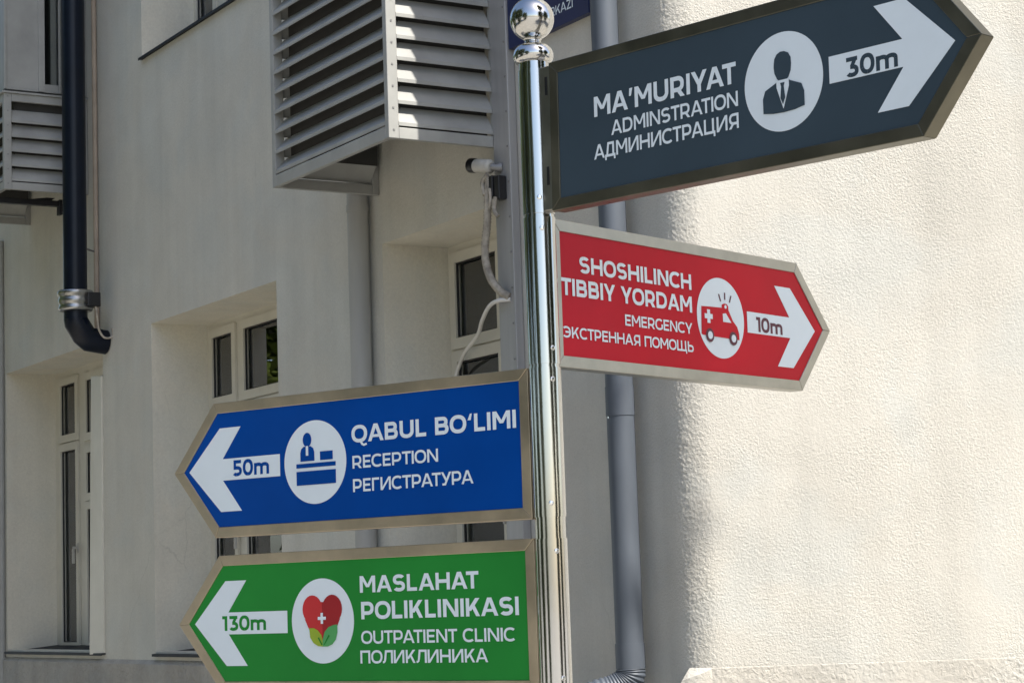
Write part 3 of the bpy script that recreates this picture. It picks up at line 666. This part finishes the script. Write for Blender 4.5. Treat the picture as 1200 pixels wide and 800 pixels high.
flat('pictogram', [[(X(a), b) for a, b in head], [(X(a), b) for a, b in torso]], M['grey'], o, zl)
flat('shirt', [[(X(cx - .017), .0035), (X(cx + .017), .0035), (X(cx + .017), -.012), (X(cx), -.060), (X(cx - .017), -.012)]], M['white'], o, zl + .0012)
flat('tie', [[(X(cx - .006), -.003), (X(cx + .006), -.003), (X(cx + .0035), -.011), (X(cx + .0065), -.036), (X(cx), -.050), (X(cx - .0065), -.036), (X(cx - .0035), -.011)]], M['grey'], o, zl + .0022)
# red board
o, X, zl, txt = sign_board(1, R(49.489), 2.3764, .0330, .0122, -.00355, 1.0819, .1606, 'red', M['steel_dark'], 'red board pointing right, for the emergency department', [2.525, 2.235], .7005, -.0065)
txt('SHOSHILINCH', .1025, .571, .0575, .0410); txt('TIBBIY YORDAM', .0290, .570, -.0030, .0425); txt('EMERGENCY', .279, .5675, -.0595, .0285, bold=.175); txt('ЭКСТРЕННАЯ ПОМОЩЬ', .0290, .5695, -.1075, .0275, bold=.175)
txt('10m', .868, .996, -.0300, .0410, M['wine'])
body = [(.612, .019), (.706, .022), (.706, .030), (.716, .034), (.729, .034), (.736, .028), (.736, .018), (.755, -.010), (.774, -.025), (.782, -.043), (.782, -.060), (.640 - .026, -.0575), (.608, -.0545)]
body = [(a, b) for a, b in body]
flat('pictogram', [[(X(a), b) for a, b in body]], M['red'], o, zl)
for a, b, sx in ((.702, .058, -.008), (.722, .064, 0), (.743, .058, .008)): flat('siren_ray', [[(X(a - .0025 + sx), b), (X(a + .0025 + sx), b), (X(a + .0025), b - .019), (X(a - .0025), b - .019)]], M['wine'], o, zl)
for wx, wy in ((.645, -.0565), (.753, -.058)):
    flat('wheel', [ell(X(wx), wy, .0185, .0185)], M['wine'], o, zl + .0010); flat('hub', [ell(X(wx), wy, .0105, .0105)], M['white'], o, zl + .0020)
flat('side_window', [[(X(.708), .006), (X(.722), .008), (X(.746), -.016), (X(.708), -.016)]], M['white'], o, zl + .0010)
flat('beacon', [ell(X(.722), .0255, .005, .005)], M['white'], o, zl + .0010)
cxr = .642; flat('cross', [[(cxr - .0065, -.024), (cxr + .0065, -.024), (cxr + .0065, -.0125), (cxr + .018, -.0125), (cxr + .018, .0005), (cxr + .0065, .0005), (cxr + .0065, .012), (cxr - .0065, .012), (cxr - .0065, .0005), (cxr - .018, .0005), (cxr - .018, -.0125), (cxr - .0065, -.0125)]], M['white'], o, zl + .0010)
# blue board
o, X, zl, txt = sign_board(-1, R(142.952), 2.0116, .0380, .0191, .00202, 1.0647, .1553, 'blue', M['steel'], 'blue board pointing left, leading to the reception desk', [2.160, 1.865])
txt('QABUL BO\u2018LIMI', .5700, .0405, .0405, .0440); txt('RECEPTION', .5690, .2860, -.0255, .0325, bold=.175); txt('РЕГИСТРАТУРА', .5690, .1765, -.0855, .0330, bold=.175)
txt('50m', .9980, .8630, -.0200, .0430, M['blue'])
px = .7245
pb = [(px - .0245, .0035), (px - .0245, .026), (px - .021, .036), (px - .012, .042), (px + .012, .042), (px + .021, .036), (px + .0245, .026), (px + .0245, .0035)]
flat('pictogram', [ell(X(px), .0590, .0150, .0185), [(X(a), b) for a, b in pb], [(X(.680), .0035), (X(.680), .0260), (X(.6360), .0260), (X(.6360), .0035)],
     [(X(.7640), -.0025), (X(.6265), -.0025), (X(.6265), -.0135), (X(.7640), -.0135)], [(X(.7640), -.0225), (X(.6265), -.0225), (X(.6265), -.0585), (X(.7640), -.0585)]], M['blue'], o, zl)
flat('tie', [[(X(px - .004), .043), (X(px + .004), .043), (X(px + .004), .018), (X(px - .004), .018)]], M['white'], o, zl + .0010)
# green board
o, X, zl, txt = sign_board(-1, R(142.441), 1.6037, .0365, .0190, .00013, 1.0641, .1596, 'green', M['steel'], 'green board pointing left, for the outpatient clinic', [1.752, 1.455], .693)
txt('MASLAHAT', .5610, .1740, .0680, .0420); txt('POLIKLINIKASI', .5585, .0535, .0010, .0440); txt('OUTPATIENT CLINIC', .5605, .0670, -.0605, .0325, bold=.175); txt('ПОЛИКЛИНИКА', .5650, .1520, -.1095, .0325, bold=.175)
txt('130m', 1.058, .8950, -.0195, .0390, M['green'])
hx = -.6925                                               # board x of the heart
def half(sg):
    pts_ = [(0, .048)]
    for i in range(15):
        a = R(150 - i * 15); pts_.append((.0345 + .0345 * math.cos(a), .030 + .036 * math.sin(a)))
    pts_ += [(.062, .006), (.048, -.020), (.03, -.035), (0, -.050)]
    return [(hx + sg * a, b) for a, b in pts_]
flat('heart', [half(-1)], M['heart'], o, zl); flat('heart', [half(1)], M['heart_dark'], o, zl)
def leafp(pts_): return [(hx + a, b) for a, b in pts_]
flat('leaf', [leafp([(-.046, -.018), (-.030, -.018), (-.016, -.024), (-.004, -.036), (0, -.050), (0, -.0655), (-.016, -.064), (-.032, -.056), (-.043, -.042)])], M['leaf_lime'], o, zl + .0010)
flat('leaf', [leafp([(0, -.0655), (.001, -.046), (.008, -.028), (.022, -.016), (.040, -.011), (.052, -.010), (.052, -.030), (.046, -.048), (.034, -.060), (.018, -.0655)])], M['leaf_green'], o, zl + .0010)
for lv in ([(-.016, -.043), (-.012, -.042), (.0, -.060), (-.003, -.062)], [(.004, -.062), (.008, -.060), (.026, -.038), (.022, -.036)]): flat('leaf_vein', [leafp(lv)], M['green'], o, zl + .0020)
flat('cross', [[(hx + a, .0065 + b) for a, b in [(-.004, -.014), (.004, -.014), (.004, -.004), (.014, -.004), (.014, .004), (.004, .004), (.004, .014), (-.004, .014), (-.004, .004), (-.014, .004), (-.014, -.004), (-.004, -.004)]]], M['white'], o, zl + .0020)

# ------------------------------------------------------------------ trees out of frame: one shades the signpost, one mirrors in the glass, dark ones added for the light
def tree(loc, h, cz, rx, rz, nleaf, size, label, seed, lm='leaves'):
    rnd = random.Random(seed)
    t = tag(empty('broadleaf_tree', loc), label, 'tree')
    b = MB(); b.tube([(0, 0, 0), (.05, .03, h * .3), (-.04, .05, cz - rz * .4), (0, 0, cz + rz * .5)], [.17, .14, .11, .03], 12)
    for k in range(9):
        a = k * 2.4; z = cz - rz * .6 + rz * 1.1 * k / 9
        b.tube(bez([(0, 0, z), (math.cos(a) * rx * .4, math.sin(a) * rx * .4, z + .3), (math.cos(a) * rx * .8, math.sin(a) * rx * .8, z + .8)], 4), [.05 - .0035 * i for i in range(9)], 8)
    b.build('trunk', M['bark'], t)
    c = MB(); cl = []
    for k in range(46):
        while True:
            v = Vector((rnd.uniform(-1, 1), rnd.uniform(-1, 1), rnd.uniform(-1, 1)))
            if v.length < 1: break
        cl.append(Vector((v.x * rx * .85, v.y * rx * .85, cz + v.z * rz * .9)))
    for i in range(nleaf):
        p0 = cl[i % len(cl)] + Vector((rnd.gauss(0, 1), rnd.gauss(0, 1), rnd.gauss(0, .8))) * rx * .2
        a = Vector((rnd.gauss(0, 1), rnd.gauss(0, 1), rnd.gauss(0, .6))).normalized(); bq = a.cross(Vector((rnd.gauss(0, 1), rnd.gauss(0, 1), rnd.gauss(0, 1)))).normalized()
        s = size * rnd.uniform(.7, 1.3)
        c.add([p0 - a * s, p0 + bq * s * .42, p0 + a * s, p0 - bq * s * .42], [(0, 1, 2, 3)])
    c.build('crown', M[lm], t); return t
PD = Vector((.679, .733, 0))
tp = SUN_H * 2.1 + PD * 4.05
tree((tp.x, tp.y, 0), 5, 8.6, 1.45, 2.3, 9000, .12, 'leafy tree beside the camera shading the signpost', 1)
tree((-6.3, 13.0, 0), 2.5, 4.4, 1.9, 2.4, 7000, .13, 'leafy tree mirrored in the cream window glass', 2, 'leaves_light')
def copy_tree(t, loc, rz, sc_, label):
    c = t.copy(); COL.objects.link(c); c.location = loc; c.rotation_euler = (0, 0, rz); c.scale = (sc_, sc_, sc_); c['label'] = label
    for ch in list(t.children):
        k = ch.copy(); COL.objects.link(k); k.parent = c
    return c
far = tree((-7.8, -5.5, 0), 3.0, 4.6, 3.2, 3.9, 9000, .21, 'unseen dark tree added behind the viewer on the left', 3)  # unseen trees added to darken steel reflections and cut sky light on the facade
for lx, ly, rz, sc_, lb in ((9.0, -4.0, 1.1, 1.1, 'unseen dark tree added behind the viewer on the right'), (13.5, 1.0, 3.6, 1.15, 'unseen dark tree added far to the right of the viewer'),
        (-9.2, 2.2, 4.4, 1.25, 'unseen dark tree added left of the viewer'), (-9.8, 8.6, 5.2, 1.2, 'unseen dark tree added opposite the left end of the facade')):
    copy_tree(far, (lx, ly, 0), rz, sc_, lb)
for o in bpy.data.objects:
    if o.get('category') == 'tree': o['group'] = 'trees round the forecourt'
